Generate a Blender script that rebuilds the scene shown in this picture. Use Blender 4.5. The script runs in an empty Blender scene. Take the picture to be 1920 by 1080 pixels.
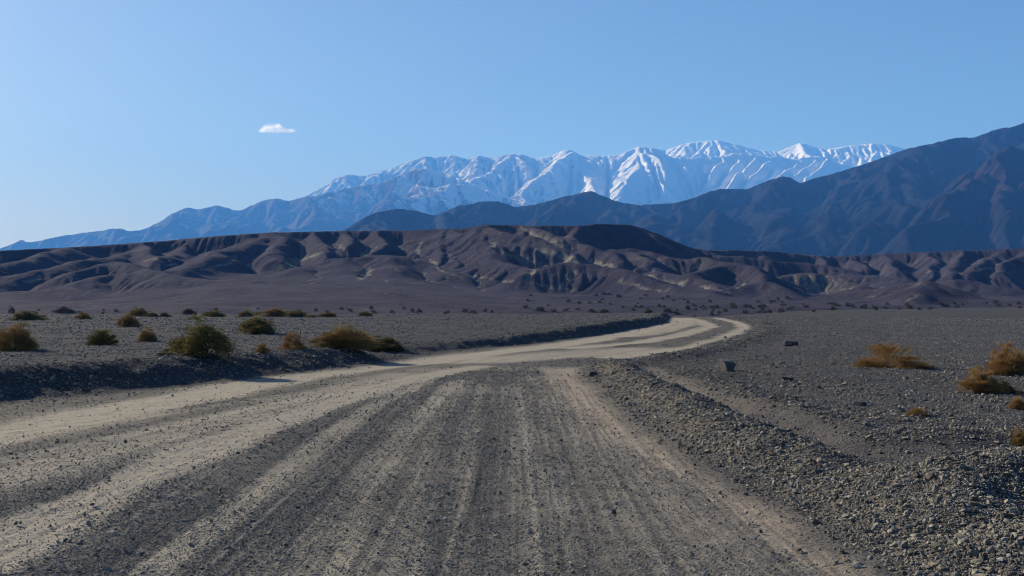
import bpy, math, random
import numpy as np
from mathutils import Vector, Matrix

R = math.radians
random.seed(7)
rng = np.random.default_rng(7)
scene = bpy.context.scene
COL = scene.collection

# ------------------------------------------------------------------ camera constants (lens, eye height)
F = 2318.0            # focal length in 1920-wide pixels
CX, HY = 960.0, 560.0  # optical axis column, row of the true horizon
EYE = 1.8

def P(px, py, d):
    """point seen at photo column px, row py at distance d"""
    return ((px - CX) / F * d, d, EYE + (HY - py) / F * d)

def G(px, py, z=0.0):
    """point of the level z seen at px, py"""
    d = F * (EYE - z) / (py - HY)
    return ((px - CX) / F * d, d)

# ------------------------------------------------------------------ noise
_perm = np.random.default_rng(3).permutation(4096).astype(np.int64)
_ang = np.random.default_rng(4).random(4096) * 2 * np.pi
_gx, _gy = np.cos(_ang).astype(np.float32), np.sin(_ang).astype(np.float32)

def perlin(x, y, seed=0):
    x = np.asarray(x, np.float64) + seed * 17.31; y = np.asarray(y, np.float64) + seed * 9.77
    xi = np.floor(x).astype(np.int64); yi = np.floor(y).astype(np.int64)
    fx = (x - xi).astype(np.float32); fy = (y - yi).astype(np.float32)
    u = fx * fx * fx * (fx * (fx * 6 - 15) + 10); v = fy * fy * fy * (fy * (fy * 6 - 15) + 10)
    def g(ix, iy, dx, dy):
        h = _perm[(_perm[ix & 4095] + iy) & 4095]
        return _gx[h] * dx + _gy[h] * dy
    a = g(xi, yi, fx, fy); b = g(xi + 1, yi, fx - 1, fy)
    c = g(xi, yi + 1, fx, fy - 1); d = g(xi + 1, yi + 1, fx - 1, fy - 1)
    return (a + u * (b - a)) + v * ((c + u * (d - c)) - (a + u * (b - a)))

def fbm(x, y, octv=4, seed=0, gain=0.5, lac=2.03):
    s = 0; a = 1.0; f = 1.0
    for i in range(octv):
        s = s + a * perlin(x * f, y * f, seed + i * 3); a *= gain; f *= lac
    return s

def sstep(a, b, x):
    t = np.clip((x - a) / (b - a), 0, 1)
    return t * t * (3 - 2 * t)

def seg_dist(X, Y, pts):
    """distance to a polyline and the interpolated extra columns of its nearest point"""
    pts = np.asarray(pts, float)
    best = np.full(X.shape, 1e9); val = [np.zeros(X.shape) for _ in range(pts.shape[1] - 2)]
    for i in range(len(pts) - 1):
        ax, ay = pts[i, :2]; bx, by = pts[i + 1, :2]
        dx, dy = bx - ax, by - ay; L2 = dx * dx + dy * dy + 1e-9
        t = np.clip(((X - ax) * dx + (Y - ay) * dy) / L2, 0, 1)
        d = np.hypot(X - (ax + t * dx), Y - (ay + t * dy))
        m = d < best
        best = np.where(m, d, best)
        for k in range(len(val)):
            v = pts[i, 2 + k] + t * (pts[i + 1, 2 + k] - pts[i, 2 + k])
            val[k] = np.where(m, v, val[k])
    return best, val

def smax(a, b, k):
    h = np.clip(0.5 + 0.5 * (a - b) / k, 0, 1)
    return b * (1 - h) + a * h + k * h * (1 - h)

# ------------------------------------------------------------------ erosion (stream power + creep)
def erode(z, dx, K, iters, creep, m=0.5, keep=None):
    Hh, Ww = z.shape; N = Hh * Ww
    offs = [(-1, -1), (-1, 0), (-1, 1), (0, -1), (0, 1), (1, -1), (1, 0), (1, 1)]
    ii = np.arange(N).reshape(Hh, Ww); A = None
    for it in range(iters):
        zp = np.pad(z, 1, mode='constant', constant_values=1e9); ip = np.pad(ii, 1, mode='edge')
        best = np.zeros((Hh, Ww)); rec = ii.copy(); dist = np.full((Hh, Ww), dx)
        for oy, ox in offs:
            l = dx * (1.41421 if oy and ox else 1.0)
            s = (z - zp[1 + oy:1 + oy + Hh, 1 + ox:1 + ox + Ww]) / l
            mk = s > best
            best = np.where(mk, s, best); rec = np.where(mk, ip[1 + oy:1 + oy + Hh, 1 + ox:1 + ox + Ww], rec); dist = np.where(mk, l, dist)
        r = rec.ravel(); lv = (r != np.arange(N)).astype(np.int32); q = r.copy()
        while True:
            add = lv[q]
            if not add.any(): break
            lv = lv + add; q = q[q]
        order = np.argsort(lv, kind='stable'); cnt = np.bincount(lv); st = np.concatenate([[0], np.cumsum(cnt)])
        A = np.full(N, dx * dx)
        for L in range(len(cnt) - 1, 0, -1):
            ix = order[st[L]:st[L + 1]]
            np.add.at(A, r[ix], A[ix])
        Fk = (K * A ** m / dist.ravel())
        if keep is not None: Fk = Fk * keep.ravel()
        zf = z.ravel().copy()
        for L in range(1, len(cnt)):
            ix = order[st[L]:st[L + 1]]; f = Fk[ix]
            zf[ix] = (zf[ix] + f * zf[r[ix]]) / (1 + f)
        z = zf.reshape(Hh, Ww)
        if creep > 0:
            e = np.pad(z, 1, mode='edge')
            z = z + creep * (e[:-2, 1:-1] + e[2:, 1:-1] + e[1:-1, :-2] + e[1:-1, 2:] - 4 * z)
    return z, A.reshape(Hh, Ww)

# ------------------------------------------------------------------ mesh helpers
def make_mesh(name, verts, faces, smooth=True, attrs=None):
    """verts (n,3), faces (m,k) array"""
    me = bpy.data.meshes.new(name)
    verts = np.ascontiguousarray(verts, np.float32); faces = np.ascontiguousarray(faces, np.int32)
    n, (m, k) = len(verts), faces.shape
    me.vertices.add(n); me.vertices.foreach_set('co', verts.ravel())
    me.loops.add(m * k); me.loops.foreach_set('vertex_index', faces.ravel())
    me.polygons.add(m); me.polygons.foreach_set('loop_start', np.arange(0, m * k, k, dtype=np.int32))
    me.update(calc_edges=True)
    me.polygons.foreach_set('use_smooth', np.full(m, smooth, dtype=bool))
    for an, av in (attrs or {}).items():
        at = me.attributes.new(an, 'FLOAT', 'POINT'); at.data.foreach_set('value', np.ascontiguousarray(av, np.float32).ravel())
    me.update()
    return me

def link(name, me, mat=None, parent=None, **props):
    o = bpy.data.objects.new(name, me); COL.objects.link(o)
    if mat is not None and len(me.materials) == 0: me.materials.append(mat)
    if parent is not None: o.parent = parent
    for k, v in props.items(): o[k] = v
    return o

def grid_faces(nr, nc, wrap=False):
    i = np.arange(nr - 1)[:, None]; j = np.arange(nc if wrap else nc - 1)[None, :]
    j2 = (j + 1) % nc
    return np.stack([i * nc + j, i * nc + j2, (i + 1) * nc + j2, (i + 1) * nc + j], -1).reshape(-1, 4)

# ------------------------------------------------------------------ node helpers
class NT:
    def __init__(s, name):
        s.mat = bpy.data.materials.new(name); s.mat.use_nodes = True
        s.t = s.mat.node_tree; s.t.nodes.clear()
    def n(s, typ, **kw):
        nd = s.t.nodes.new(typ)
        for k, v in kw.items():
            if k.startswith('i_'):
                key = k[2:].replace('_', ' ')
                s.put(nd.inputs[int(key) if key.isdigit() else key], v)
            else: setattr(nd, k, v)
        return nd
    def put(s, sock, v):
        if isinstance(v, bpy.types.NodeSocket): s.t.links.new(v, sock)
        elif isinstance(v, (tuple, list)) and sock.type == 'RGBA' and len(v) == 3: sock.default_value = (*v, 1)
        else: sock.default_value = v
    def attr(s, name): return s.n('ShaderNodeAttribute', attribute_name=name).outputs['Fac']
    def math(s, op, a, b=None, c=None, clamp=False):
        nd = s.n('ShaderNodeMath', operation=op, use_clamp=clamp)
        s.put(nd.inputs[0], a)
        if b is not None: s.put(nd.inputs[1], b)
        if c is not None: s.put(nd.inputs[2], c)
        return nd.outputs[0]
    def ramp(s, v, a, b, lo=0.0, hi=1.0):
        nd = s.n('ShaderNodeMapRange', interpolation_type='SMOOTHSTEP')
        for k, x in zip((0, 1, 2, 3, 4), (v, a, b, lo, hi)): s.put(nd.inputs[k], x)
        return nd.outputs[0]
    def mix(s, f, a, b, blend='MIX'):
        nd = s.n('ShaderNodeMix', data_type='RGBA', blend_type=blend)
        s.put(nd.inputs[0], f); s.put(nd.inputs[6], a); s.put(nd.inputs[7], b)
        return nd.outputs[2]
    def pos(s): return s.n('ShaderNodeNewGeometry').outputs['Position']
    def noise(s, vec, scale, detail=4, rough=0.55, out='Fac'):
        nd = s.n('ShaderNodeTexNoise', i_Scale=scale, i_Detail=detail, i_Roughness=rough); s.put(nd.inputs['Vector'], vec)
        return nd.outputs[out]
    def voro(s, vec, scale, out='Distance', feature='F1'):
        nd = s.n('ShaderNodeTexVoronoi', feature=feature, i_Scale=scale); s.put(nd.inputs['Vector'], vec)
        return nd.outputs[out]
    def scale(s, vec, xyz):
        nd = s.n('ShaderNodeMapping'); s.put(nd.inputs['Vector'], vec); nd.inputs['Scale'].default_value = xyz
        return nd.outputs[0]
    def bump(s, h, strength, dist, normal=None):
        nd = s.n('ShaderNodeBump', i_Strength=strength, i_Distance=dist); s.put(nd.inputs['Height'], h)
        if normal is not None: s.put(nd.inputs['Normal'], normal)
        return nd.outputs[0]
    def finish(s, color, rough=0.95, spec=0.15, normal=None, transl=0.0):
        b = s.n('ShaderNodeBsdfPrincipled'); s.put(b.inputs['Base Color'], color); s.put(b.inputs['Roughness'], rough)
        s.put(b.inputs['Specular IOR Level'], spec)
        if normal is not None: s.put(b.inputs['Normal'], normal)
        out = s.n('ShaderNodeOutputMaterial'); sh = b.outputs[0]
        if transl > 0:
            tr = s.n('ShaderNodeBsdfTranslucent'); s.put(tr.inputs['Color'], color)
            mx = s.n('ShaderNodeMixShader'); mx.inputs[0].default_value = transl
            s.t.links.new(sh, mx.inputs[1]); s.t.links.new(tr.outputs[0], mx.inputs[2]); sh = mx.outputs[0]
        s.t.links.new(sh, out.inputs['Surface'])
        return s.mat

#==MATERIALS
def mat_ground(name):
    m = NT(name); p = m.pos()
    dust, warm, gul = m.attr('dust'), m.attr('warm'), m.attr('gully')
    fine = m.noise(p, 38, 3, 0.7); mid = m.noise(p, 3.1, 5, 0.6); big = m.noise(p, 0.07, 5, 0.6)
    cell = m.voro(p, 30, 'Color'); cellv = m.n('ShaderNodeSeparateColor'); m.put(cellv.inputs[0], cell)
    g = m.mix(m.ramp(big, .3, .7), (.033, .034, .040), (.044, .044, .049))
    g = m.mix(m.math('MULTIPLY', m.ramp(cellv.outputs[0], .2, 1.0), .55), g, (.086, .085, .088))
    g = m.mix(m.math('MULTIPLY', m.ramp(cellv.outputs[1], .55, 1.0), .65), g, (.022, .022, .024))
    g = m.mix(m.math('MULTIPLY', m.ramp(mid, .45, .75), .35), g, (.032, .031, .034))
    d0 = m.mix(m.ramp(fine, .3, .7), (.205, .184, .15), (.29, .264, .22))
    wcol = m.mix(m.ramp(mid, .3, .7), (.150, .112, .088), (.195, .155, .122))
    d0 = m.mix(warm, d0, wcol)
    d0 = m.mix(m.attr('grey'), d0, (.165, .157, .145))
    dd = m.math('ADD', dust, m.math('MULTIPLY', m.math('SUBTRACT', mid, .5), m.math('MULTIPLY', dust, .9)))
    dd = m.math('ADD', dd, m.math('MULTIPLY', m.math('SUBTRACT', fine, .5), m.math('MULTIPLY', dust, .8)), clamp=True)
    c = m.mix(dd, g, d0)
    c = m.mix(gul, c, (.2, .18, .14))
    h = m.math('ADD', m.math('MULTIPLY', m.voro(p, 26), .6), m.math('MULTIPLY', m.voro(p, 11), .5))
    h = m.math('ADD', h, fine)
    nb = m.bump(h, m.math('SUBTRACT', .75, m.math('MULTIPLY', dust, .5)), .03)
    nb = m.bump(mid, .5, .10, nb)
    return m.finish(c, 1.0, .1, nb)

def mat_hills(name):
    m = NT(name); p = m.pos()
    gul, tan = m.attr('gully'), m.attr('tan')
    n1 = m.noise(p, .05, 6, .6); n2 = m.noise(p, .5, 5, .65); n3 = m.noise(p, 2.2, 3, .7)
    c = m.mix(m.ramp(n1, .35, .65), (.034, .031, .054), (.058, .053, .075))
    c = m.mix(m.math('MULTIPLY', m.ramp(n3, .45, .75), .75), c, (.10, .097, .10))
    c = m.mix(m.math('MULTIPLY', m.ramp(n2, .5, .75), .45), c, (.024, .023, .03))
    t = m.mix(m.ramp(n2, .3, .7), (.175, .158, .132), (.30, .276, .235))
    c = m.mix(m.math('MULTIPLY', tan, .4), c, (.105, .095, .078))
    gg = m.math('ADD', gul, m.math('MULTIPLY', m.math('SUBTRACT', n2, .5), m.math('MULTIPLY', gul, 1.2)), clamp=True)
    c = m.mix(gg, c, t)
    n4 = m.noise(p, .16, 4, .6); nb = m.bump(n4, .6, 3.0); nb = m.bump(n2, .9, 1.6, nb); nb = m.bump(n3, 1.0, .6, nb)
    return m.finish(c, 1.0, .05, nb)

def mat_mountain(name, rock1, rock2, bump=14.0, snow=False):
    m = NT(name); p = m.pos()
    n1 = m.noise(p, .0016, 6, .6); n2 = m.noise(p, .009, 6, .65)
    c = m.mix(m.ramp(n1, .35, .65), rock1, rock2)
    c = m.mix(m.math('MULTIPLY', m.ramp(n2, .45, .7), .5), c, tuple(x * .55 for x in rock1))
    if snow:
        s = m.attr('snow')
        s2 = m.math('ADD', s, m.math('MULTIPLY', m.math('SUBTRACT', n2, .5), 1.5)); s2 = m.math('ADD', s2, m.math('MULTIPLY', m.math('SUBTRACT', m.noise(p, .028, 4, .7), .5), .6))
        c = m.mix(m.ramp(s2, .2, .65), c, (.66, .66, .68))
    else:
        c = m.mix(m.attr('red'), c, (.095, .05, .045))
    n3 = m.noise(p, .035, 5, .65)
    return m.finish(c, 1.0, .05, m.bump(n3, .7, bump * .5, m.bump(n2, .8, bump * 1.4)))

def mat_stone(name, lo, hi):
    m = NT(name); t = m.attr('tone'); p = m.pos()
    c = m.mix(t, lo, hi)
    n = m.noise(p, 55, 3, .6)
    c = m.mix(m.math('MULTIPLY', m.ramp(n, .4, .8), .35), c, (.13, .125, .115))
    return m.finish(c, .95, .15)

def mat_leaf(name, lo, hi, transl=.10):
    m = NT(name); c = m.mix(m.attr('tone'), lo, hi)
    return m.finish(c, .85, .15, None, transl)

M_ground = mat_ground('desert_gravel')
M_hills = mat_hills('badland_soil')
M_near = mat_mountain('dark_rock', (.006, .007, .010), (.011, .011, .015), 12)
M_mid = mat_mountain('blue_rock', (.036, .034, .034), (.055, .05, .05), 14, True)
M_snow = mat_mountain('snow_rock', (.06, .055, .055), (.09, .08, .075), 18, True)
M_stone = mat_stone('grey_stone', (.034, .035, .040), (.275, .273, .275))
M_roadstone = mat_stone('road_stone', (.045, .044, .043), (.29, .28, .26))
M_rubble = mat_stone('tan_rubble', (.044, .041, .036), (.28, .256, .212))
M_boulder = mat_stone('boulder_stone', (.04, .04, .046), (.13, .125, .125))
M_olive = mat_leaf('olive_leaves', (.046, .041, .013), (.26, .21, .066))
M_gold = mat_leaf('golden_twigs', (.074, .048, .016), (.39, .26, .09))
M_orange = mat_leaf('orange_twigs', (.092, .056, .020), (.42, .255, .095))
M_creo = mat_leaf('dark_leaves', (.03, .03, .014), (.10, .09, .04))
M_far = mat_leaf('grey_leaves', (.035, .035, .025), (.10, .095, .065))
M_twig = mat_leaf('dead_wood', (.035, .028, .022), (.12, .095, .07), 0.0)

#==ROAD layout
Lpts = np.array([(-60, -44), (2, -18), (8, -15.2), (14, -12.3), (21.4, -8.9), (26.9, -6.5), (34.8, -3.6), (41.7, -2.6), (49, 0.6), (60, 3.9), (72, 6.8), (92, 11.4), (110, 13.9), (125, 16), (170, 22), (260, 36)])
Rpts = np.array([(-60, 3.5), (2, 2.6), (8, 2.45), (10.7, 2.3), (12.8, 2.15), (17.4, 1.9), (23.2, 1.75), (28, 1.72), (31, 1.8), (34, 2.6), (37, 3.8), (44, 6.4), (64, 12.2), (80, 15.7), (100, 18.5), (119, 20.3), (170, 28), (260, 40)])
_yy = np.linspace(-60, 260, 3201)
def _smooth(a, n):
    k = np.hanning(n); k /= k.sum(); return np.convolve(np.pad(a, n // 2, mode='edge'), k, 'valid')[:len(a)]
_Ly = _smooth(np.interp(_yy, Lpts[:, 0], Lpts[:, 1]), 41); _Ry = _smooth(np.interp(_yy, Rpts[:, 0], Rpts[:, 1]), 31)
_nL = 1 / np.sqrt(1 + np.gradient(_Ly, _yy) ** 2); _nR = 1 / np.sqrt(1 + np.gradient(_Ry, _yy) ** 2)

def road_coords(x, y):
    """signed distances outside the left / right edge of the road"""
    wob = 0.16 * perlin(x * .9, y * .9, 31) + 0.22 * perlin(x * .28, y * .28, 32)
    dl = (np.interp(y, _yy, _Ly) - x) * np.interp(y, _yy, _nL) + wob
    dr = (x - np.interp(y, _yy, _Ry)) * np.interp(y, _yy, _nR) + wob * .8
    return dl, dr

BERMS = [  # (x, y, height, half width) ridges of pushed-up rubble
    [(2.8, 33.6, .10, .45), (2.55, 31, .36, .5), (2.5, 28, .43, .55), (2.5, 24, .43, .55), (2.6, 20, .43, .58), (2.75, 17, .44, .62), (2.95, 14.4, .42, .6), (3.15, 13.0, .30, .5), (3.3, 12.2, .05, .5)],
    [(3.2, 33.5, .12, .5), (4.9, 37.2, .22, .55), (7.4, 44, .22, .6), (13.0, 63, .20, .6), (16.4, 79, .15, .7), (19.2, 100, .12, .8)],
    [(3.9, 31, .06, .5), (3.95, 26.5, .24, .5), (4.2, 21.8, .26, .55), (4.4, 18, .25, .5), (4.7, 15.8, .22, .5), (6.0, 15.6, .24, .6), (8.2, 15.8, .2, .6), (10.5, 15.6, .1, .6)],
    [(3.3, 12.4, .06, .4), (3.6, 11.2, .30, .7), (4.1, 10.9, .45, .9), (5.0, 11.6, .55, 1.1), (6.5, 12.2, .5, 1.2), (8.5, 12.6, .5, 1.2), (12, 13, .4, 1.2)],
    [(3.45, 10.4, .25, .6), (3.5, 9, .32, .8), (3.75, 7, .36, .9), (3.9, 5, .36, .9), (4.0, 0, .35, .9)],
    [(3.55, 32.5, -.03, .4), (3.35, 28, -.13, .42), (3.42, 23.5, -.15, .42), (3.65, 20, -.14, .42), (3.95, 18.4, -.12, .4), (4.0, 15, -.1, .5), (4.4, 13.6, -.05, .5)],
]
DUST = [  # photo polyline on the road, half width (m), strength, warmth
    ([(-300, 872), (-150, 842), (0, 812), (150, 783), (300, 753), (450, 723), (600, 696), (750, 681), (850, 668), (1000, 652), (1100, 638), (1190, 622), (1250, 606), (1268, 596)], .8, .9, 0),
    ([(-200, 1110), (-100, 1066), (0, 1020), (100, 962), (200, 918), (300, 875), (400, 835), (500, 798), (600, 764), (700, 730), (800, 704), (900, 686)], .38, .9, 0),
    ([(-300, 1000), (-150, 945), (0, 892), (200, 838), (400, 790), (600, 738), (760, 700)], .55, .5, 0),
    ([(260, 1085), (390, 990), (500, 910), (575, 850), (625, 812), (700, 760), (800, 715)], .17, .5, 0),
    ([(560, 1085), (640, 960), (720, 850), (800, 760), (860, 712)], .22, .35, 0),
    ([(855, 1085), (865, 900), (880, 800), (905, 720)], .13, .3, 0),
    ([(690, 1085), (740, 930), (800, 800), (860, 715)], .3, .28, 0),
    ([(1000, 1085), (985, 900), (975, 800), (960, 720)], .28, .28, 0),
    ([(1190, 1085), (1120, 900), (1060, 780), (1010, 705)], .3, .3, .2),
    ([(1050, 692), (1085, 720), (1130, 755), (1250, 832), (1340, 885), (1440, 948), (1560, 1015), (1700, 1092), (1900, 1200)], .5, .82, .65),
    ([(1098, 712), (1180, 765), (1275, 828), (1355, 872), (1450, 936), (1580, 1000)], .10, .6, .15),
    ([(1400, 1090), (1290, 960), (1200, 860), (1110, 770), (1050, 705)], .32, .3, .6),
    ([(840, 693), (950, 690), (1060, 691)], .9, .28, .1),
    ([(860, 676), (1000, 669), (1090, 663), (1190, 655)], 1.6, .62, 0),
    ([(1080, 652), (1200, 641), (1280, 627), (1332, 612), (1310, 601), (1285, 596)], .55, .8, 0),
    ([(1150, 670), (1290, 652), (1360, 633), (1400, 615), (1385, 605), (1345, 596)], .55, .75, 0),
    ([(1180, 630), (1240, 620), (1290, 607), (1280, 597)], .8, .7, 0),
]
def dust_at(x, y):
    dust = np.zeros(x.shape); warm = np.zeros(x.shape); wsum = np.full(x.shape, 1e-6)
    for k, (pl, hw, st, wm) in enumerate(DUST):
        pts = [G(*q) for q in pl]
        d, _ = seg_dist(x, y, pts)
        jig = 1 + .5 * perlin(x * .8, y * .35, 50 + k)
        v = st * (1 - sstep(.45, 1.5, d / (hw * jig)))
        dust = 1 - (1 - dust) * (1 - v); warm += v * wm; wsum += v
    return dust, warm / wsum

def plain_height(x, y):
    """the gravel plain, the road cut into it and the berms beside it"""
    dl, dr = road_coords(x, y)
    road = -0.015 * sstep(-1.2, 0, -np.abs(dl + 1)) 
    z = road
    # left bank: the plain stands above the graded road
    hb = np.interp(y, [-20, 8, 22, 30, 35.5, 37.2, 39.5, 42, 60, 75, 100, 118, 135], [.55, .55, .54, .46, .42, .12, .06, .26, .42, .48, .48, .36, .25])
    hp = np.interp(y, [-20, 8, 22, 32, 40, 60, 100, 130], [.42, .42, .40, .36, .28, .24, .28, .3])
    bank = hb * sstep(-.1, 1.0, (dl + .25 * perlin(x * 2.1, y * 2.1, 8)) / np.interp(y, [36, 44], [1.35, .75])) - (hb - hp) * sstep(1.3, 3.2, dl)
    z = z + bank
    # right side
    z = z + 0.05 * sstep(.5, 6, dr) * sstep(20, 60, y)
    for k, b in enumerate(BERMS):
        d, (h, w) = seg_dist(x, y, b)
        rough = 1 + .55 * perlin(x * 1.3, y * 1.3, 70 + k)
        z = z + .74 * h * np.clip(rough, .4, 1.5) * np.exp(-(d / w) ** 2)
    out = np.maximum(sstep(0, .8, dl), sstep(0, .8, dr))
    # relief of the plain
    z = z + out * (.07 * perlin(x * .22, y * .22, 1) + .035 * perlin(x * .8, y * .8, 2) + .12 * perlin(x * .045, y * .03, 5) * sstep(15, 60, y))
    z = z + (.012 + .022 * out) * fbm(x * 2.6, y * 2.6, 3, 11)
    # beyond the crest the plain drops into a wash in front of the hills
    a = x / np.maximum(y, 1)
    y0 = np.interp(a, [-.6, -.4, 0, .1, .17, .26, .42, .6], [112, 112, 116, 117, 119, 190, 260, 260])
    y0 = y0 + 9 * perlin(x / 16, y / 40, 15)
    z = z - .0011 * np.clip(y - y0, 0, 60) ** 2 * (1 - .0) - .02 * np.clip(y - y0 - 60, 0, 400)
    return z

#==HILLS heightfield
HX0, HX1, HY0, HY1, HD = -400.0, 500.0, 150.0, 900.0, 1.0
hx = np.arange(HX0, HX1, HD); hy = np.arange(HY0, HY1, HD)
HXX, HYY = np.meshgrid(hx, hy)
RIM = np.array([(-260, 486, 600), (0, 470, 620), (160, 462, 640), (300, 452, 645), (400, 443, 645), (500, 436, 645), (640, 433, 655), (760, 432, 655), (820, 430, 645), (870, 428, 640),
                (905, 421, 615), (1000, 423, 615), (1090, 423, 620), (1115, 420, 630), (1180, 421, 640), (1205, 428, 650), (1232, 438, 660), (1292, 463, 720), (1322, 469, 800), (1400, 469, 830), (1450, 471, 835), (1480, 474, 840),
                (1530, 479, 840), (1570, 481, 840), (1680, 475, 820), (1800, 470, 810), (1920, 466, 800), (2200, 458, 800)], float)
SPURS = [  # traced crest lines: photo column, row, distance; then half roundness and side slope
    ([(250, 466, 640), (235, 478, 610), (170, 487, 575), (90, 498, 545), (0, 517, 520), (-60, 530, 500)], 9, .40),
    ([(130, 466, 630), (60, 482, 600), (-20, 495, 570), (-90, 500, 560)], 10, .36),
    ([(262, 456, 640), (275, 464, 622), (283, 476, 600), (296, 490, 570)], 5, .48),
    ([(140, 508, 525), (175, 496, 535), (205, 489, 545), (250, 495, 538), (290, 505, 525)], 8, .36),
    ([(60, 545, 470), (130, 528, 480), (190, 514, 495), (250, 507, 500), (320, 509, 495), (360, 517, 485), (384, 526, 478)], 11, .32),
    ([(-60, 556, 430), (20, 549, 432), (100, 543, 436), (150, 547, 430)], 12, .25),
    ([(345, 456, 640), (335, 470, 615), (318, 484, 585)], 6, .42),
    ([(505, 438, 645), (470, 449, 625), (430, 463, 600), (395, 478, 570), (365, 492, 548), (345, 503, 530)], 11, .42),
    ([(505, 438, 645), (520, 452, 622), (525, 470, 598), (520, 486, 575)], 8, .44),
    ([(585, 436, 650), (588, 452, 628), (606, 468, 602), (618, 482, 580)], 5, .5),
    ([(652, 436, 652), (648, 450, 632), (640, 466, 608)], 5, .5),
    ([(712, 436, 652), (718, 448, 632), (722, 462, 606), (716, 474, 586)], 6, .48),
    ([(560, 506, 520), (610, 492, 545), (660, 484, 556), (720, 478, 566), (770, 481, 563), (815, 494, 550), (850, 510, 530)], 11, .36),
    ([(720, 480, 562), (735, 500, 535), (760, 520, 508), (830, 538, 480)], 10, .33),
    ([(640, 488, 548), (655, 515, 512), (690, 535, 485)], 10, .30),
    ([(840, 430, 645), (865, 437, 622), (893, 449, 598), (918, 462, 575), (935, 478, 552), (948, 492, 538)], 10, .46),
    ([(835, 434, 640), (830, 452, 610), (845, 474, 575), (880, 496, 548), (935, 514, 528), (1000, 530, 505)], 9, .38),
    ([(955, 490, 535), (985, 498, 525), (988, 508, 515)], 6, .45),
    ([(905, 421, 615), (945, 432, 600), (985, 446, 585), (1020, 462, 572), (1060, 476, 560)], 7, .42),
    ([(1000, 424, 615), (1035, 440, 600), (1085, 456, 585), (1130, 474, 566)], 7, .42),
    ([(1090, 424, 622), (1082, 440, 606), (1078, 458, 588), (1112, 466, 578), (1150, 470, 570), (1158, 486, 548)], 6, .46),
    ([(1150, 462, 585), (1200, 471, 572), (1222, 484, 552), (1226, 496, 538)], 7, .45),
    ([(1180, 464, 590), (1260, 478, 575), (1330, 484, 575), (1380, 492, 560)], 8, .34),
    ([(985, 516, 505), (1030, 500, 515), (1070, 494, 520), (1110, 494, 518), (1160, 504, 506), (1215, 522, 486), (1270, 537, 468), (1330, 549, 450)], 9, .40),
    ([(1215, 500, 530), (1260, 508, 520), (1300, 518, 508), (1330, 530, 496)], 7, .40),
    ([(1185, 423, 645), (1232, 440, 660), (1292, 464, 690), (1350, 478, 680), (1430, 489, 670), (1520, 498, 670), (1600, 505, 660)], 8, .40),
    ([(1310, 508, 530), (1345, 494, 545), (1375, 490, 548), (1402, 497, 540), (1430, 516, 522), (1446, 534, 505)], 7, .46),
    ([(1345, 545, 470), (1390, 534, 480), (1430, 532, 480), (1465, 541, 470), (1492, 552, 460)], 8, .40),
    ([(1440, 530, 575), (1480, 516, 585), (1520, 511, 590), (1555, 511, 590), (1590, 524, 580), (1615, 536, 570)], 9, .36),
    ([(1590, 512, 640), (1640, 514, 630), (1690, 520, 615)], 8, .34),
    ([(1560, 548, 430), (1640, 538, 422), (1700, 528, 414), (1745, 523, 408), (1785, 529, 402), (1825, 545, 396), (1862, 566, 390)], 8, .50),
    ([(1745, 523, 408), (1725, 545, 385), (1700, 562, 370)], 8, .42),
    ([(1800, 528, 560), (1850, 528, 555), (1905, 540, 545), (1960, 548, 540)], 9, .36),
    ([(1740, 474, 815), (1752, 492, 785), (1748, 505, 755)], 7, .5), ([(1805, 472, 810), (1792, 490, 780), (1780, 505, 750)], 7, .5),
    ([(1870, 470, 805), (1845, 492, 770), (1820, 506, 745)], 7, .5), ([(1925, 469, 800), (1890, 492, 765), (1870, 508, 740)], 8, .5),
    ([(1660, 478, 822), (1675, 496, 790), (1690, 506, 765)], 6, .5), ([(1600, 482, 840), (1615, 498, 800)], 6, .5), ([(1540, 481, 842), (1545, 497, 810)], 7, .5), ([(1440, 474, 835), (1430, 490, 800)], 8, .45),
]
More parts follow.
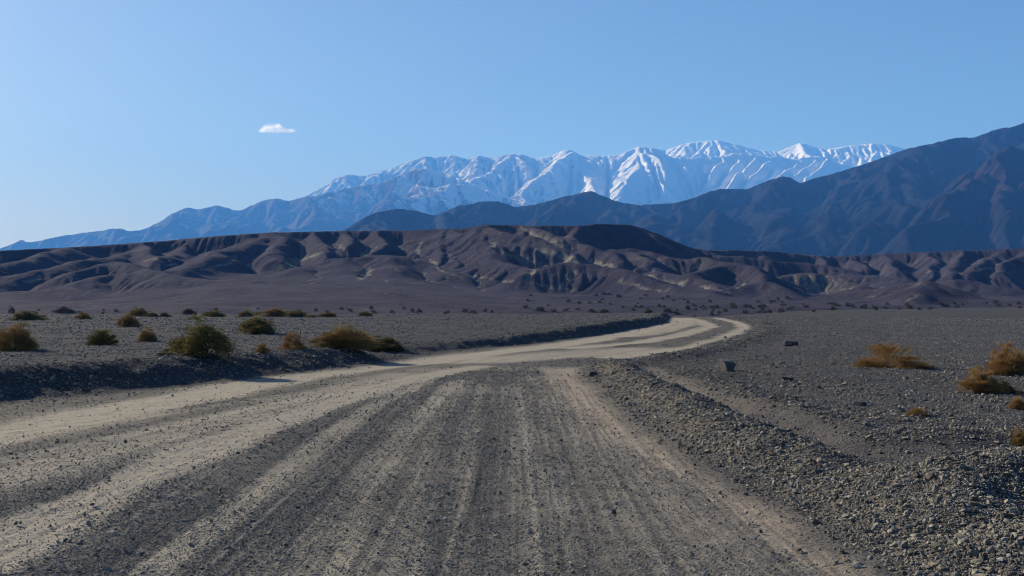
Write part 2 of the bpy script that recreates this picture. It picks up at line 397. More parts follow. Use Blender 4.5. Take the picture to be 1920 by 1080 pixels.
WASHES = [  # pale sandy wash beds, traced: half width (m), photo polyline
    (.8, [(805, 486), (817, 497), (823, 506), (846, 514), (865, 523)]), (.7, [(738, 502), (748, 511), (770, 519), (800, 527), (820, 531), (838, 524)]), (.7, [(870, 514), (900, 520), (935, 526), (960, 529)]),
    (.6, [(748, 524), (770, 532), (793, 528)]), (1.4, [(922, 455), (930, 468), (950, 477), (975, 485), (985, 498), (1000, 507), (992, 519)]), (1.0, [(975, 425), (990, 434), (1010, 445), (1040, 455), (1060, 461)]),
    (1.6, [(1005, 465), (1030, 474), (1060, 485), (1085, 493), (1100, 494)]), (1.2, [(985, 490), (1000, 487), (1020, 497), (1035, 497)]), (.8, [(990, 525), (1010, 533), (1040, 540), (1080, 545)]), (1.5, [(1043, 539), (1060, 530), (1075, 515), (1082, 510)]),
    (1.3, [(788, 455), (783, 468), (785, 480), (775, 488)]), (.5, [(700, 545), (730, 553), (762, 558)]), (.5, [(782, 550), (800, 558)]), (.8, [(631, 457), (642, 466), (648, 479)]), (1.2, [(703, 464), (690, 475), (675, 478)]),
    (2.6, [(536, 497), (560, 487), (592, 478)]), (1.0, [(375, 506), (395, 500), (420, 495), (443, 480)]), (.5, [(560, 506), (580, 514)]), (.5, [(500, 531), (540, 536)]), (.5, [(593, 565), (615, 558), (640, 556)]), (.6, [(690, 540), (710, 548), (745, 555)]),
    (2.2, [(672, 524), (681, 517), (692, 506)]), (.9, [(1163, 527), (1185, 535), (1216, 543), (1243, 547), (1255, 542)]), (1.2, [(1050, 476), (1075, 484), (1100, 494), (1150, 499), (1175, 505), (1210, 515), (1240, 526), (1280, 534)]),
    (.9, [(1228, 500), (1220, 508), (1205, 513)]), (.9, [(1218, 492), (1222, 487), (1235, 484)]), (.8, [(1295, 508), (1310, 497)]), (1.0, [(1270, 532), (1286, 527)]), (1.0, [(1310, 537), (1335, 541), (1367, 550)]), (.8, [(1380, 540), (1395, 532)]),
    (.9, [(1510, 541), (1540, 537)]), (1.1, [(1500, 550), (1550, 546), (1598, 540)]), (.7, [(1641, 544), (1652, 539)]), (.6, [(1690, 544), (1722, 533)]), (.5, [(1622, 558), (1640, 555)]), (.7, [(1697, 566), (1717, 553)]),
    (1.0, [(1690, 508), (1714, 511)]), (.9, [(300, 487), (290, 485), (270, 490)]), (.8, [(310, 498), (330, 493)]), (.8, [(150, 526), (130, 518), (118, 512)]), (1.2, [(45, 528), (60, 524), (75, 518)]), (.5, [(335, 530), (350, 535)]), (.6, [(150, 552), (165, 545), (185, 540)]),
    (.9, [(1740, 509), (1752, 506)]), (.8, [(1830, 505), (1860, 503)]), (.6, [(960, 555), (985, 552)]), (.5, [(430, 552), (410, 560), (380, 566)]),
]
def sight(px, py):
    t = np.arange(HY0 + 20, HY1 - 20, .8)[None, :]; px = np.asarray(px)[:, None]; py = np.asarray(py)[:, None]
    x = (px - CX) / F * t; zr = EYE + (HY - py) / F * t
    return x, t, zr

def build_hills():
    X, Y = HXX, HYY
    wx = X + 9 * perlin(X / 46, Y / 46, 61) + 3 * perlin(X / 15, Y / 15, 62); wy = Y + 9 * perlin(X / 46, Y / 46, 63) + 3 * perlin(X / 15, Y / 15, 64)
    px = CX + F * X / Y
    # alluvial apron
    y0 = np.interp(px, [-200, 300, 1000, 1300, 1500, 1700, 2200], [172, 172, 178, 190, 300, 330, 330])
    sl = np.interp(px, [-200, 180, 430, 740, 950, 1300, 1500, 1700, 2200], [.012, .012, .022, .022, .015, .012, .010, .009, .009])
    qd = np.interp(px, [-200, 180, 430, 740, 950, 1300, 2200], [.000018, .000018, .000046, .000046, .000024, .000016, .000016])
    zb = np.interp(px, [-200, 1000, 1300, 1500, 2200], [-2.6, -2.6, -2.4, -.4, .0])
    t = np.clip(Y - y0, -80, 1000)
    apron = zb + np.where(t > 0, sl * t + qd * t * t, .10 * t)
    z = apron
    # mesa
    wpx = CX + F * wx / wy
    D = np.interp(wpx, RIM[:, 0], RIM[:, 2]); Zr = EYE + (HY - np.interp(px, RIM[:, 0], RIM[:, 1])) / F * D
    s = wy - D
    mesa = np.where(s > 0, Zr - .012 * s, Zr + .8 * s)
    z = smax(z, np.minimum(mesa, Zr), 2.5)
    for pl, w, slp in SPURS:
        pts = [P(*q) for q in pl]
        # keep the far plateau from being overtopped
        d, (zr,) = seg_dist(wx, wy, pts)
        r = zr - slp * 1.35 * (np.sqrt(d * d + w * w * .6) - w * .77)
        z = smax(z, r, 1.6)
    hm = np.clip((z - apron) / 6, 0, 1)
    z = z + hm * (1.5 * fbm(X / 30, Y / 30, 4, 91) + .5 * fbm(X / 9, Y / 9, 3, 93)) + .35 * fbm(X / 14, Y / 14, 4, 95) + 1.3 * fbm(X / 70, Y / 45, 3, 96) + .45 * fbm(X / 22, Y / 16, 2, 97)
    keep = .5 + .5 * hm
    z, A = erode(z, HD, .052, 10, .07, .5, keep)
    slope = np.hypot(*np.gradient(z, HD))
    z, A = erode(z, HD, .07, 3, .015, .32, keep * (.3 + 1.6 * sstep(.25, .6, slope)))
    z = z + (.3 + .7 * hm) * .16 * fbm(X / 4.5, Y / 4.5, 2, 98)
    # settle the skyline on the traced rim
    ang = np.clip(((px + 260) / 4).astype(int), 0, 620)
    sky = np.full(621, -9.0); np.maximum.at(sky, ang.ravel(), ((z - EYE) / Y).ravel())
    tgt = (HY - np.interp((np.arange(621) + .5) * 4 - 260, RIM[:, 0], RIM[:, 1])) / F
    ratio = np.clip(tgt / np.maximum(sky, 1e-3), .75, 1.35); ratio = _smooth(ratio, 9)
    rr = np.interp(px, (np.arange(621) + .5) * 4 - 260, ratio)
    up = sstep(8, 26, z)
    z = EYE + (z - EYE) * (1 + (rr - 1) * up)
    e = np.pad(z, 1, mode='edge'); lap = e[:-2, 1:-1] + e[2:, 1:-1] + e[1:-1, :-2] + e[1:-1, 2:] - 4 * z
    val = np.clip(lap / .3, 0, 1)
    g = np.clip((np.log(A) - np.log(150)) / 1.3, 0, 1) * (.45 + .55 * val)
    slope = np.hypot(*np.gradient(z, HD))
    gully = g * np.clip(hm * 2.5, .5, 1) * np.clip(.75 + 1.3 * fbm(X / 60, Y / 60, 3, 99), 0, 1)
    d, _ = seg_dist(X, Y, [P(1450, 530, 575)[:2], P(1500, 516, 588)[:2], P(1555, 512, 590)[:2]])
    tan = np.clip(1.3 - d / 30 + .5 * fbm(X / 18, Y / 18, 3, 77), 0, 1)
    for (qx, qy, qd, rad) in ((1040, 440, 590, 16), (950, 432, 605, 12), (540, 484, 560, 10), (1060, 486, 545, 13), (1010, 480, 555, 8), (1220, 482, 560, 8)):
        p = P(qx, qy, qd); dd = np.hypot(X - p[0], (Y - p[1]) * .6)
        tan = np.maximum(tan, np.clip(1.1 - dd / rad + .7 * fbm(X / 9, Y / 9, 3, 78), 0, 1) * sstep(.1, .3, slope))
    for hw, pl in WASHES:
        pl = np.array(pl, float); u = np.linspace(0, len(pl) - 1, 6 * (len(pl) - 1) + 1)
        qx, qy = np.interp(u, np.arange(len(pl)), pl[:, 0]), np.interp(u, np.arange(len(pl)), pl[:, 1])
        sx, st_, szr = sight(qx, qy); hz_ = bil(z, sx, np.broadcast_to(st_, sx.shape), HX0, HY0, HD); k = np.argmax(szr <= hz_, axis=1); r_ = np.arange(len(u))
        pts = np.stack([sx[r_, k], st_[0, k]], -1)
        pts = pts[np.concatenate([[True], np.hypot(*np.diff(pts, axis=0).T) < 30])]
        if len(pts) < 2: continue
        i0, i1 = np.searchsorted(hx, [pts[:, 0].min() - 9, pts[:, 0].max() + 9]); j0, j1 = np.searchsorted(hy, [pts[:, 1].min() - 9, pts[:, 1].max() + 9])
        sl_ = (slice(j0, j1), slice(i0, i1)); xx, yy = X[sl_], Y[sl_]
        d, _ = seg_dist(xx + 1.5 * perlin(xx / 6, yy / 6, 33), yy + 1.5 * perlin(xx / 6, yy / 6, 34), pts)
        mk = (.55 if hw < .65 else 1) * (1 - sstep(.3, 1.5, d / (hw * .78 * (1 + .6 * perlin(xx / 7, yy / 7, 35)))))
        gully[sl_] = np.maximum(gully[sl_], mk * np.clip(.7 + .9 * perlin(xx / 4, yy / 4, 36), .15, 1)); z[sl_] -= .5 * mk
    gully = np.maximum(gully, tan * np.clip(val * 1.3 + .25 * fbm(X / 5, Y / 5, 2, 79), 0, 1) * .8)
    return z, gully, tan

def bil(A, x, y, x0, y0, d):
    fx = np.clip((x - x0) / d, 0, A.shape[1] - 1.001); fy = np.clip((y - y0) / d, 0, A.shape[0] - 1.001)
    i = fx.astype(int); j = fy.astype(int); u = fx - i; v = fy - j
    return (A[j, i] * (1 - u) + A[j, i + 1] * u) * (1 - v) + (A[j + 1, i] * (1 - u) + A[j + 1, i + 1] * u) * v

HZ, HG, HT = build_hills()

def height(x, y):
    x = np.asarray(x, float); y = np.asarray(y, float)
    z = plain_height(x, y)
    inside = (x > HX0 + 2) & (x < HX1 - 4) & (y > HY0 + 2) & (y < HY1 - 4)
    return np.where(inside, np.maximum(z, bil(HZ, x, y, HX0, HY0, HD)), z)

def drop(px, py):
    """where the sight line of a photo pixel meets the ground"""
    t = np.concatenate([np.arange(6, 60, .05), np.arange(60, 700, .25)])
    x = (px - CX) / F * t; zr = EYE + (HY - py) / F * t
    h = height(x, t); k = np.argmax(zr <= h)
    if zr[k] > h[k]: k = len(t) - 1
    return float(x[k]), float(t[k]), float(h[k])

link('hills', make_mesh('hills', np.stack([HXX, HYY, HZ], -1).reshape(-1, 3), grid_faces(*HZ.shape), True, {'gully': HG, 'tan': HT}), M_hills,
     kind='structure', label='dark eroded badland hills and flat mesa with pale gullies behind the gravel plain', category='hills')

#==GROUND and road
def ground():
    a = np.concatenate([np.linspace(-180, -62, 26)[:-1], np.linspace(-62, -26, 110)[:-1], np.linspace(-26, 26, 1050)[:-1], np.linspace(26, 62, 110)[:-1], np.linspace(62, 180, 26)[:-1]])
    r = np.concatenate([[.05, .5, 1, 1.6, 2.3, 3, 3.8, 4.6, 5.4], np.exp(np.linspace(np.log(6.2), np.log(190), 560)), np.exp(np.linspace(np.log(195), np.log(18000), 50))])
    AA, RR = np.meshgrid(np.radians(a), r)
    x, y = np.sin(AA) * RR, np.cos(AA) * RR
    z = plain_height(x, y); z = np.maximum(z, -9 - .0 * RR)
    dl, dr = road_coords(x, y)
    on = (dl < .0) & (dr < .0) & (y < 200) & (y > -50)
    near = RR < 200
    dust = np.zeros(x.shape); warm = np.zeros(x.shape)
    dust[near], warm[near] = dust_at(x[near], y[near])
    # wheel streaks: two families of ruts, those of the main road and those of the track the camera stands on
    Lx = np.interp(y, _yy, _Ly); Rx = np.interp(y, _yy, _Ry)
    v = (x - Lx) / np.maximum(Rx - Lx, 1)
    s1 = perlin(v * 26, y * .05, 21) * .4 + perlin(v * 60, y * .1, 22) * .5 + perlin(v * 150, y * .2, 25) * .7 * (1 - sstep(16, 30, RR)) + perlin(v * 290, y * .3, 29) * .5 * (1 - sstep(8, 13, RR))
    s2 = perlin(x * 2.4, y * .05, 23) * .4 + perlin(x * 6, y * .1, 24) * .5 + perlin(x * 13, y * .2, 26) * .7 + perlin(x * 25, y * .3, 30) * .5
    wv = sstep(.45, .75, v)
    wv2 = wv * (1 - sstep(24, 42, y)); st = s1 * (1 - wv2) + s2 * wv2
    inr = sstep(-.1, .5, -np.maximum(dl, dr))
    base = np.interp(v, [0, .1, .45, .62, .8, .93, 1], [.12, .26, .34, .32, .26, .26, .3])
    bl = sstep(26, 50, y); base = base * (1 - bl) + .15 * bl
    dust = np.clip(dust * (1 + .6 * st) + inr * base * (1 + 1.5 * st), 0, 1) * inr
    z = z + inr * .007 * np.sin(6.283 * (y + .25 * x) / .58 + 2 * perlin(x * .5, y * .5, 27)) * np.clip(.3 + 1.6 * perlin(x * .35, y * .16, 28), 0, 1) * (1 - sstep(12, 18, y))
    z = z + inr * .022 * st - inr * .02 * np.clip(dust, 0, 1)
    grey = np.clip(inr * base * (1 + 1.5 * st) / np.maximum(dust, .02), 0, 1) * sstep(.38, .6, v) * (1 - sstep(30, 52, y))
    d, _ = seg_dist(x, y, [q[:2] for q in BERMS[5]])
    dsoil = np.interp(y, [18, 26], [.12, .34]) * (1 - sstep(.3, 1.0, d / .5)) * near
    dsoil = np.maximum(dsoil, .24 * near * np.exp(-((dr - .5) / .7) ** 2) * (y < 36)); dust = np.clip(dust + dsoil, 0, 1); warm = np.where(dsoil > .05, .6, warm)
    dust = np.where(near & ~on, np.clip(dust + .10 * np.clip(fbm(x * .15, y * .15, 4, 41), 0, 1), 0, 1), dust)
    V = np.stack([x, y, z], -1).reshape(-1, 3); Fc = grid_faces(*x.shape, wrap=True)
    at = {'dust': dust.ravel(), 'warm': warm.ravel(), 'gully': np.zeros(x.size), 'grey': grey.ravel()}
    fo = on.ravel()[Fc].all(1)
    for nm, sel, lab in (('road', fo, 'wide graded gravel road with pale dusty wheel tracks curving to the right'), ('ground', ~fo, 'flat dark grey gravel desert plain on both sides of the road')):
        f = Fc[sel]; u, inv = np.unique(f, return_inverse=True)
        link(nm, make_mesh(nm, V[u], inv.reshape(f.shape), True, {k: q[u] for k, q in at.items()}), M_ground, kind='structure', label=lab, category=nm)
ground()

#==MOUNTAINS
def make_range(name, label, mat, xr, yr, dx, ridges, sky, K, iters, creep, warp, noise_amp, noise_len, snowf=None, redf=None, floor=-30.0, sc=1.0):
    xr = [q * sc for q in xr]; yr = [q * sc for q in yr]; dx *= sc; warp *= sc; noise_amp *= sc; noise_len *= sc
    ridges = [([(q[0], q[1], q[2] * sc) for q in pl], slp, w * sc) for pl, slp, w in ridges]
    gx = np.arange(xr[0], xr[1], dx); gy = np.arange(yr[0], yr[1], dx)
    X, Y = np.meshgrid(gx, gy)
    wx = X + warp * fbm(X / noise_len, Y / noise_len, 3, 201); wy = Y + warp * fbm(X / noise_len, Y / noise_len, 3, 207)
    z = np.full(X.shape, floor)
    for pl, slp, w in ridges:
        pts = [P(*q) for q in pl]
        d, (zr,) = seg_dist(wx, wy, pts)
        z = smax(z, zr - slp * (np.sqrt(d * d + w * w) - w), dx * 1.5)
    hm = np.clip((z - floor) / 200, 0, 1)
    rg = 1 - np.abs(fbm(X / noise_len * 1.3, Y / noise_len * 1.3, 5, 215)) * 2
    z = z + hm * noise_amp * (rg - .5 + .6 * fbm(X / noise_len * 4, Y / noise_len * 4, 4, 222))
    z, A = erode(z, dx, K, iters, creep, .5)
    px = CX + F * X / Y
    sky = np.array(sky, float); p0, p1 = sky[0, 0], sky[-1, 0]
    nb = int((p1 - p0) / 4); b = np.clip(((px - p0) / 4).astype(int), 0, nb - 1); ok = (px > p0) & (px < p1)
    cur = np.full(nb, -9.0); np.maximum.at(cur, b[ok], ((z - EYE) / Y)[ok])
    cpx = p0 + (np.arange(nb) + .5) * 4
    tgt = (HY - np.interp(cpx, sky[:, 0], sky[:, 1])) / F
    ratio = _smooth(np.clip(tgt / np.maximum(cur, 1e-3), .5, 2), 5)
    z = np.where(z > 0, z * np.interp(px, cpx, ratio), z)
    at = {}
    gy_, gx_ = np.gradient(z, dx)
    if snowf is not None: at['snow'] = snowf(X, Y, z, px, gx_, gy_)
    at['red'] = redf(X, Y, z, px) if redf is not None else np.zeros(X.shape)
    link(name, make_mesh(name, np.stack([X, Y, z], -1).reshape(-1, 3), grid_faces(*X.shape), True, at), mat, kind='structure', label=label, category='mountains')

def D(pl, d): return [(q[0], q[1], d if len(q) == 2 else q[2]) for q in pl]

near_sky = [(640, 434), (660, 422), (700, 399), (745, 391), (780, 395), (815, 405), (850, 389), (905, 377), (935, 378), (965, 388), (1000, 384), (1060, 368), (1110, 357), (1135, 370), (1160, 378), (1200, 384), (1260, 381), (1300, 372), (1345, 353), (1400, 355), (1440, 338), (1470, 330), (1485, 333), (1500, 344),
            (1530, 333), (1560, 326), (1620, 308), (1700, 279), (1740, 270), (1790, 258), (1830, 257), (1870, 241), (1905, 236), (1925, 228), (2050, 185), (2200, 160)]
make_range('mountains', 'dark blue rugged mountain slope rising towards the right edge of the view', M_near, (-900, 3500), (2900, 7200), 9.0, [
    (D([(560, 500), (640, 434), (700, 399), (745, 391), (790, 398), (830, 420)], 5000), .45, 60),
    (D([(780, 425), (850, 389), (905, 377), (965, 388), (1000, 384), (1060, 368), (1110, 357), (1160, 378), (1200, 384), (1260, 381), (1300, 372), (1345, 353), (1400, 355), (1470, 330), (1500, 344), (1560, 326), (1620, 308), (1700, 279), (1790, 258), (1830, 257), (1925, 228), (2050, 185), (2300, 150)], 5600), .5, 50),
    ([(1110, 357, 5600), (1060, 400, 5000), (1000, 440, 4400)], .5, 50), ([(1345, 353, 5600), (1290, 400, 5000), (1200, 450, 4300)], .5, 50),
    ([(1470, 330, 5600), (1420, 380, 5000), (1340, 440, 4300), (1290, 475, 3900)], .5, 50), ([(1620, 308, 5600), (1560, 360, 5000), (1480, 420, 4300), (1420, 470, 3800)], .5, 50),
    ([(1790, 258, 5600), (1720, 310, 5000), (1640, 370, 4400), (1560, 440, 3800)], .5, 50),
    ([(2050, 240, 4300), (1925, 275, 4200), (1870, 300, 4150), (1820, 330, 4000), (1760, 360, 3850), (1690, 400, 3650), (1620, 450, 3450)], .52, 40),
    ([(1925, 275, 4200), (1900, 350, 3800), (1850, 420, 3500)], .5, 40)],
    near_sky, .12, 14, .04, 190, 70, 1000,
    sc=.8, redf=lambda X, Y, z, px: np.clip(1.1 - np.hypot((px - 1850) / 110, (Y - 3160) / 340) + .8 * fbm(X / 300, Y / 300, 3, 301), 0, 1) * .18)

mid_sky = [(-80, 492), (0, 466), (25, 456), (40, 449), (55, 455), (80, 450), (110, 443), (160, 436), (195, 432), (215, 427), (230, 429), (240, 434), (265, 431), (300, 416), (320, 401), (350, 388), (370, 393), (405, 385), (425, 388), (440, 395), (455, 393), (480, 381), (500, 374), (520, 371), (540, 377), (575, 368), (600, 366), (640, 355),
           (690, 345), (720, 341), (735, 334), (788, 315), (810, 320), (835, 324), (860, 334), (900, 351), (960, 372), (1040, 392), (1150, 412), (1300, 440)]
make_range('mountains', 'hazy light blue mountain ridge falling away to the left horizon', M_mid, (-4800, 2200), (7000, 11600), 14.0, [
    (D(mid_sky, 9600), .46, 60),
    ([(350, 388, 9600), (300, 425, 8700), (230, 470, 7800)], .45, 60), ([(520, 371, 9600), (440, 420, 8600), (380, 460, 7800)], .45, 60),
    ([(690, 345, 9600), (600, 400, 8700), (520, 450, 7800)], .45, 60), ([(790, 312, 9600), (740, 370, 8700), (660, 440, 7800)], .45, 60)],
    mid_sky, .12, 12, .05, 220, 110, 1300,
    snowf=lambda X, Y, z, px, gx, gy: np.clip((z - 560) / 350, 0, 1) * np.interp(px, [480, 620, 760, 850], [.2, .3, .5, .7]) + .5 * np.clip(-gx, -.5, .5) * (z > 560) - .08, sc=1.12)

snow_sky = [(560, 372), (600, 353), (630, 333), (655, 326), (675, 330), (700, 325), (730, 316), (765, 303), (800, 292), (815, 295), (850, 290), (875, 298), (897, 291), (920, 296), (960, 288), (980, 289), (1000, 297), (1030, 293), (1050, 284), (1067, 279), (1090, 291), (1130, 292), (1160, 290), (1180, 281), (1200, 274), (1225, 277),
            (1250, 281), (1275, 271), (1300, 266), (1345, 262), (1380, 270), (1420, 281), (1460, 284), (1480, 275), (1503, 267), (1525, 274), (1550, 279), (1590, 273), (1640, 268), (1665, 270), (1695, 278), (1750, 300), (1850, 330)]
make_range('mountains', 'high snow covered mountain range with sunlit ridges on the far skyline', M_snow, (-3200, 6400), (10600, 17400), 17.0, [
    (D([q for q in snow_sky if q[0] < 890], 14600), .5, 60),
    (D([(860, 316), (897, 291), (920, 296), (960, 288), (1000, 297), (1030, 293), (1067, 279), (1090, 291), (1130, 300), (1160, 292), (1200, 274), (1225, 277), (1260, 292)], 13600), .52, 50),
    (D([(1230, 284), (1300, 266), (1345, 262), (1420, 281), (1460, 284), (1503, 267), (1550, 279), (1590, 273), (1640, 268), (1695, 278), (1850, 330)], 16000), .5, 70),
    ([(1200, 274, 13600), (1260, 300, 13500), (1310, 297, 13700), (1370, 288, 13900), (1440, 291, 14000), (1520, 295, 14200), (1640, 310, 14400)], .8, 40),
    ([(1067, 279, 13600), (1020, 320, 12900), (970, 360, 12200)], .52, 45), ([(1067, 279, 13600), (1090, 325, 12900), (1120, 372, 12100)], .52, 45),
    ([(960, 288, 13600), (910, 325, 12900), (850, 365, 12200)], .52, 45), ([(1200, 274, 13600), (1190, 320, 12800), (1160, 370, 12000)], .52, 45),
    *[([(1228 + 27 * k, 299 - (6 if 2 < k < 9 else 0), 13620 + 45 * k), (1188 + 27 * k, 326 + 5 * math.sin(k * 2.3), 13150), (1145 + 28 * k, 384 + 8 * math.sin(k * 1.7), 12150)], .85, 10) for k in range(13)],
    ],
    snow_sky, .09, 12, .016, 90, 42, 1350,
    snowf=lambda X, Y, z, px, gx, gy: np.clip((z - 600) / 480, 0, 1) * np.interp(px, [560, 800, 1000, 1200, 1700], [.5, .42, .55, 1.0, 1.05]) + .18 * np.clip(-gx, -.8, .8) * (z > 700))

#==STONES
def rot_mats(n, rg):
    q = rg.normal(size=(n, 4)); q /= np.linalg.norm(q, axis=1, keepdims=True)
    w, x, y, z = q.T
    return np.stack([np.stack([1 - 2 * (y * y + z * z), 2 * (x * y - z * w), 2 * (x * z + y * w)], -1), np.stack([2 * (x * y + z * w), 1 - 2 * (x * x + z * z), 2 * (y * z - x * w)], -1),
                     np.stack([2 * (x * z - y * w), 2 * (y * z + x * w), 1 - 2 * (x * x + y * y)], -1)], 1)
_t = (1 + 5 ** .5) / 2
ICO_V = np.array([(-1, _t, 0), (1, _t, 0), (-1, -_t, 0), (1, -_t, 0), (0, -1, _t), (0, 1, _t), (0, -1, -_t), (0, 1, -_t), (_t, 0, -1), (_t, 0, 1), (-_t, 0, -1), (-_t, 0, 1)]) / np.hypot(1, _t)
ICO_F = np.array([(0, 11, 5), (0, 5, 1), (0, 1, 7), (0, 7, 10), (0, 10, 11), (1, 5, 9), (5, 11, 4), (11, 10, 2), (10, 7, 6), (7, 1, 8), (3, 9, 4), (3, 4, 2), (3, 2, 6), (3, 6, 8), (3, 8, 9), (4, 9, 5), (2, 4, 11), (6, 2, 10), (8, 6, 7), (9, 8, 1)])

def stones(name, label, mat, x, y, size, tone, bury=.25):
    n = len(x); z = height(x, y)
    rg = np.random.default_rng(len(x))
    v = ICO_V[None] * (1 + rg.uniform(-.38, .30, (n, 12, 1)))
    v = v * (np.array([1.0, .8, .55]) * rg.uniform(.65, 1.25, (n, 3)))[:, None, :]
    tilt = rot_mats(n, rg); yaw = rg.uniform(0, 6.283, n)
    # mostly lying flat: blend of yaw-only and full tumbling
    c, s = np.cos(yaw), np.sin(yaw); Z = np.zeros(n); O = np.ones(n)
    yawm = np.stack([np.stack([c, -s, Z], -1), np.stack([s, c, Z], -1), np.stack([Z, Z, O], -1)], 1)
    Rm = np.where((rg.random(n) < .45)[:, None, None], tilt, yawm)
    v = np.einsum('nij,nkj->nki', Rm, v) * (size * .5)[:, None, None]
    v += np.stack([x, y, z + size * (.5 * .5 - bury * .5)], -1)[:, None, :]
    f = ICO_F[None] + (np.arange(n) * 12)[:, None, None]
    me = make_mesh(name, v.reshape(-1, 3), f.reshape(-1, 3), False, {'tone': np.repeat(tone, 12)})
    return link(name, me, mat, kind='stuff', label=label, category='gravel')

def scatter(n, r0, r1, amax, power):
    """candidate spots: density per square metre falls with distance like r**-power"""
    k = int(n * .5)       # thinner cover out to the sides
    a = np.radians(np.concatenate([rng.uniform(-amax, amax, n), rng.choice([-1, 1], k) * rng.uniform(amax, 52, k)])); u = rng.random(n + k); e = 2 - power
    r = (r0 ** e + u * (r1 ** e - r0 ** e)) ** (1 / e)
    return np.sin(a) * r, np.cos(a) * r, r

def make_stones():
    # loose gravel on the road and fine stones on the plain
    x, y, r = scatter(560000, 6.3, 120, 27, 2.2)
    dl, dr = road_coords(x, y); on = (dl < 0) & (dr < 0)
    dust, _ = dust_at(x, y)
    Lx = np.interp(y, _yy, _Ly); Rx = np.interp(y, _yy, _Ry); v = (x - Lx) / np.maximum(Rx - Lx, 1)
    grav = np.interp(v, [0, .15, .45, .6, .9, 1], [.35, .22, .35, 1, .8, .4])
    patch = np.clip(.75 + .9 * fbm(x * .35, y * .35, 3, 131), .15, 1.2)
    pr = np.where(on, grav * np.clip(1 - 1.0 * dust, .15, 1) * patch * 1 - .6 * sstep(26, 44, y), .62 * patch)
    k = rng.random(len(x)) < pr
    x, y, r, on, v = x[k], y[k], r[k], on[k], v[k]
    sz = np.where(on, .0054 + .00056 * r, .0068 + .00058 * r) * rng.random(len(x)) ** (-1 / 4.2); sz = np.minimum(sz, np.where(on, .04 + .0008 * r, .07 + .001 * r))
    tone = np.clip(rng.beta(1.5, 2.0, len(x)) + np.where(on, .03, 0), 0, 1)
    for nm, s, lab in (('road_gravel', on, 'loose grey gravel strewn over the graded road surface'), ('desert_gravel', ~on, 'small dark stones covering the open desert plain')):
        stones(nm, lab, M_roadstone if nm == 'road_gravel' else M_stone, x[s], y[s], sz[s], tone[s])
    # coarse rubble on berms and banks
    x, y, r = scatter(520000, 6.3, 110, 27, 2.05)
    w = np.zeros(len(x))
    for k_, b in enumerate(BERMS[:5]):
        d, (h, wd) = seg_dist(x, y, b)
        w = np.maximum(w, np.clip(h / .3, .25, 1.1) * np.exp(-(d / (wd * 1.05)) ** 2))
    dl, dr = road_coords(x, y)
    bank = 1.3 * np.exp(-((dl - .9) / .85) ** 2) * np.interp(y, [0, 30, 36, 38, 42, 110, 120], [.8, .7, .6, .1, .3, .4, 0])
    right = .42 * sstep(.2, 1.2, dr) * (1 - sstep(30, 46, y)) * np.clip(.5 + 1.1 * fbm(x * .3, y * .3, 3, 141), .05, 1)
    edge = np.exp(-((dr - .55) / .55) ** 2) * np.interp(y, [0, 34, 40, 110, 120], [1.1, 1.0, .5, .35, 0])
    w = np.maximum(np.maximum(np.maximum(w, bank), right), edge)
    w = np.where((dr < .0) & (dl < .1), w * .25, w)
    d, _ = seg_dist(x, y, [q[:2] for q in BERMS[5]]); w = w * (.06 + .94 * sstep(.22, .5, d))
    k = rng.random(len(x)) < w * .8
    x, y, r = x[k], y[k], r[k]
    sz = np.minimum((.0125 + .0007 * r) * rng.random(len(x)) ** (-1 / 3.3), .075 + .0012 * r)
    tone = np.clip(rng.beta(1.4, 2.0, len(x)), 0, 1)
    stones('rubble', 'broken grey tan rubble heaped along both edges of the road', M_rubble, x, y, sz, tone, .2)
make_stones()

def boulder(px, py, wpx, hpx, label, tone, seed):
    x, y, z = drop(px, py); s = y / F
    rg = np.random.default_rng(seed)
    import bmesh
    bm = bmesh.new(); bmesh.ops.create_icosphere(bm, subdivisions=3, radius=1)
    pl = rg.normal(size=(9, 3)); pl /= np.linalg.norm(pl, axis=1, keepdims=True); off = rg.uniform(.55, .78, 9); pl[0] = (.1, -.1, .99); off[0] = .55
    for v in bm.verts:
        c = np.array(v.co)
        for nrm, o in zip(pl, off):     # chipped flat facets
            d = c @ nrm - o
            if d > 0: c = c - nrm * d
        c *= 1 + .05 * float(perlin(np.array([c[0] * 3 + seed]), np.array([c[1] * 3 + c[2] * 2]), 5)[0])
        v.co = Vector((c[0] * wpx * s * .58, c[1] * wpx * s * .5, c[2] * hpx * s * .75 + hpx * s * .38))
    me = bpy.data.meshes.new('boulder'); bm.to_mesh(me); bm.free()
    at = me.attributes.new('tone', 'FLOAT', 'POINT'); at.data.foreach_set('value', np.full(len(me.vertices), tone, np.float32))
    o = link('boulder', me, M_boulder, label=label, category='rock', group='boulders lying on the gravel right of the road')
    o.location = (x, y + wpx * s * .3, z - .01)
boulder(1366, 697, 36, 27, 'largest blue grey boulder on the gravel right of the road', .4, 11)
boulder(1484, 649, 24, 13, 'dark low boulder farthest out on the gravel, beyond the largest boulder', .05, 2)
boulder(1479, 714, 22, 10, 'dark flat boulder just right of and nearer than the largest boulder', .0, 3)
boulder(1112, 706, 15, 13, 'brown pointed rock at the road corner where the rubble berm begins', .15, 4)
boulder(1612, 761, 26, 12, 'dark rock among the rubble below the sprawling dry shrub', .0, 6)

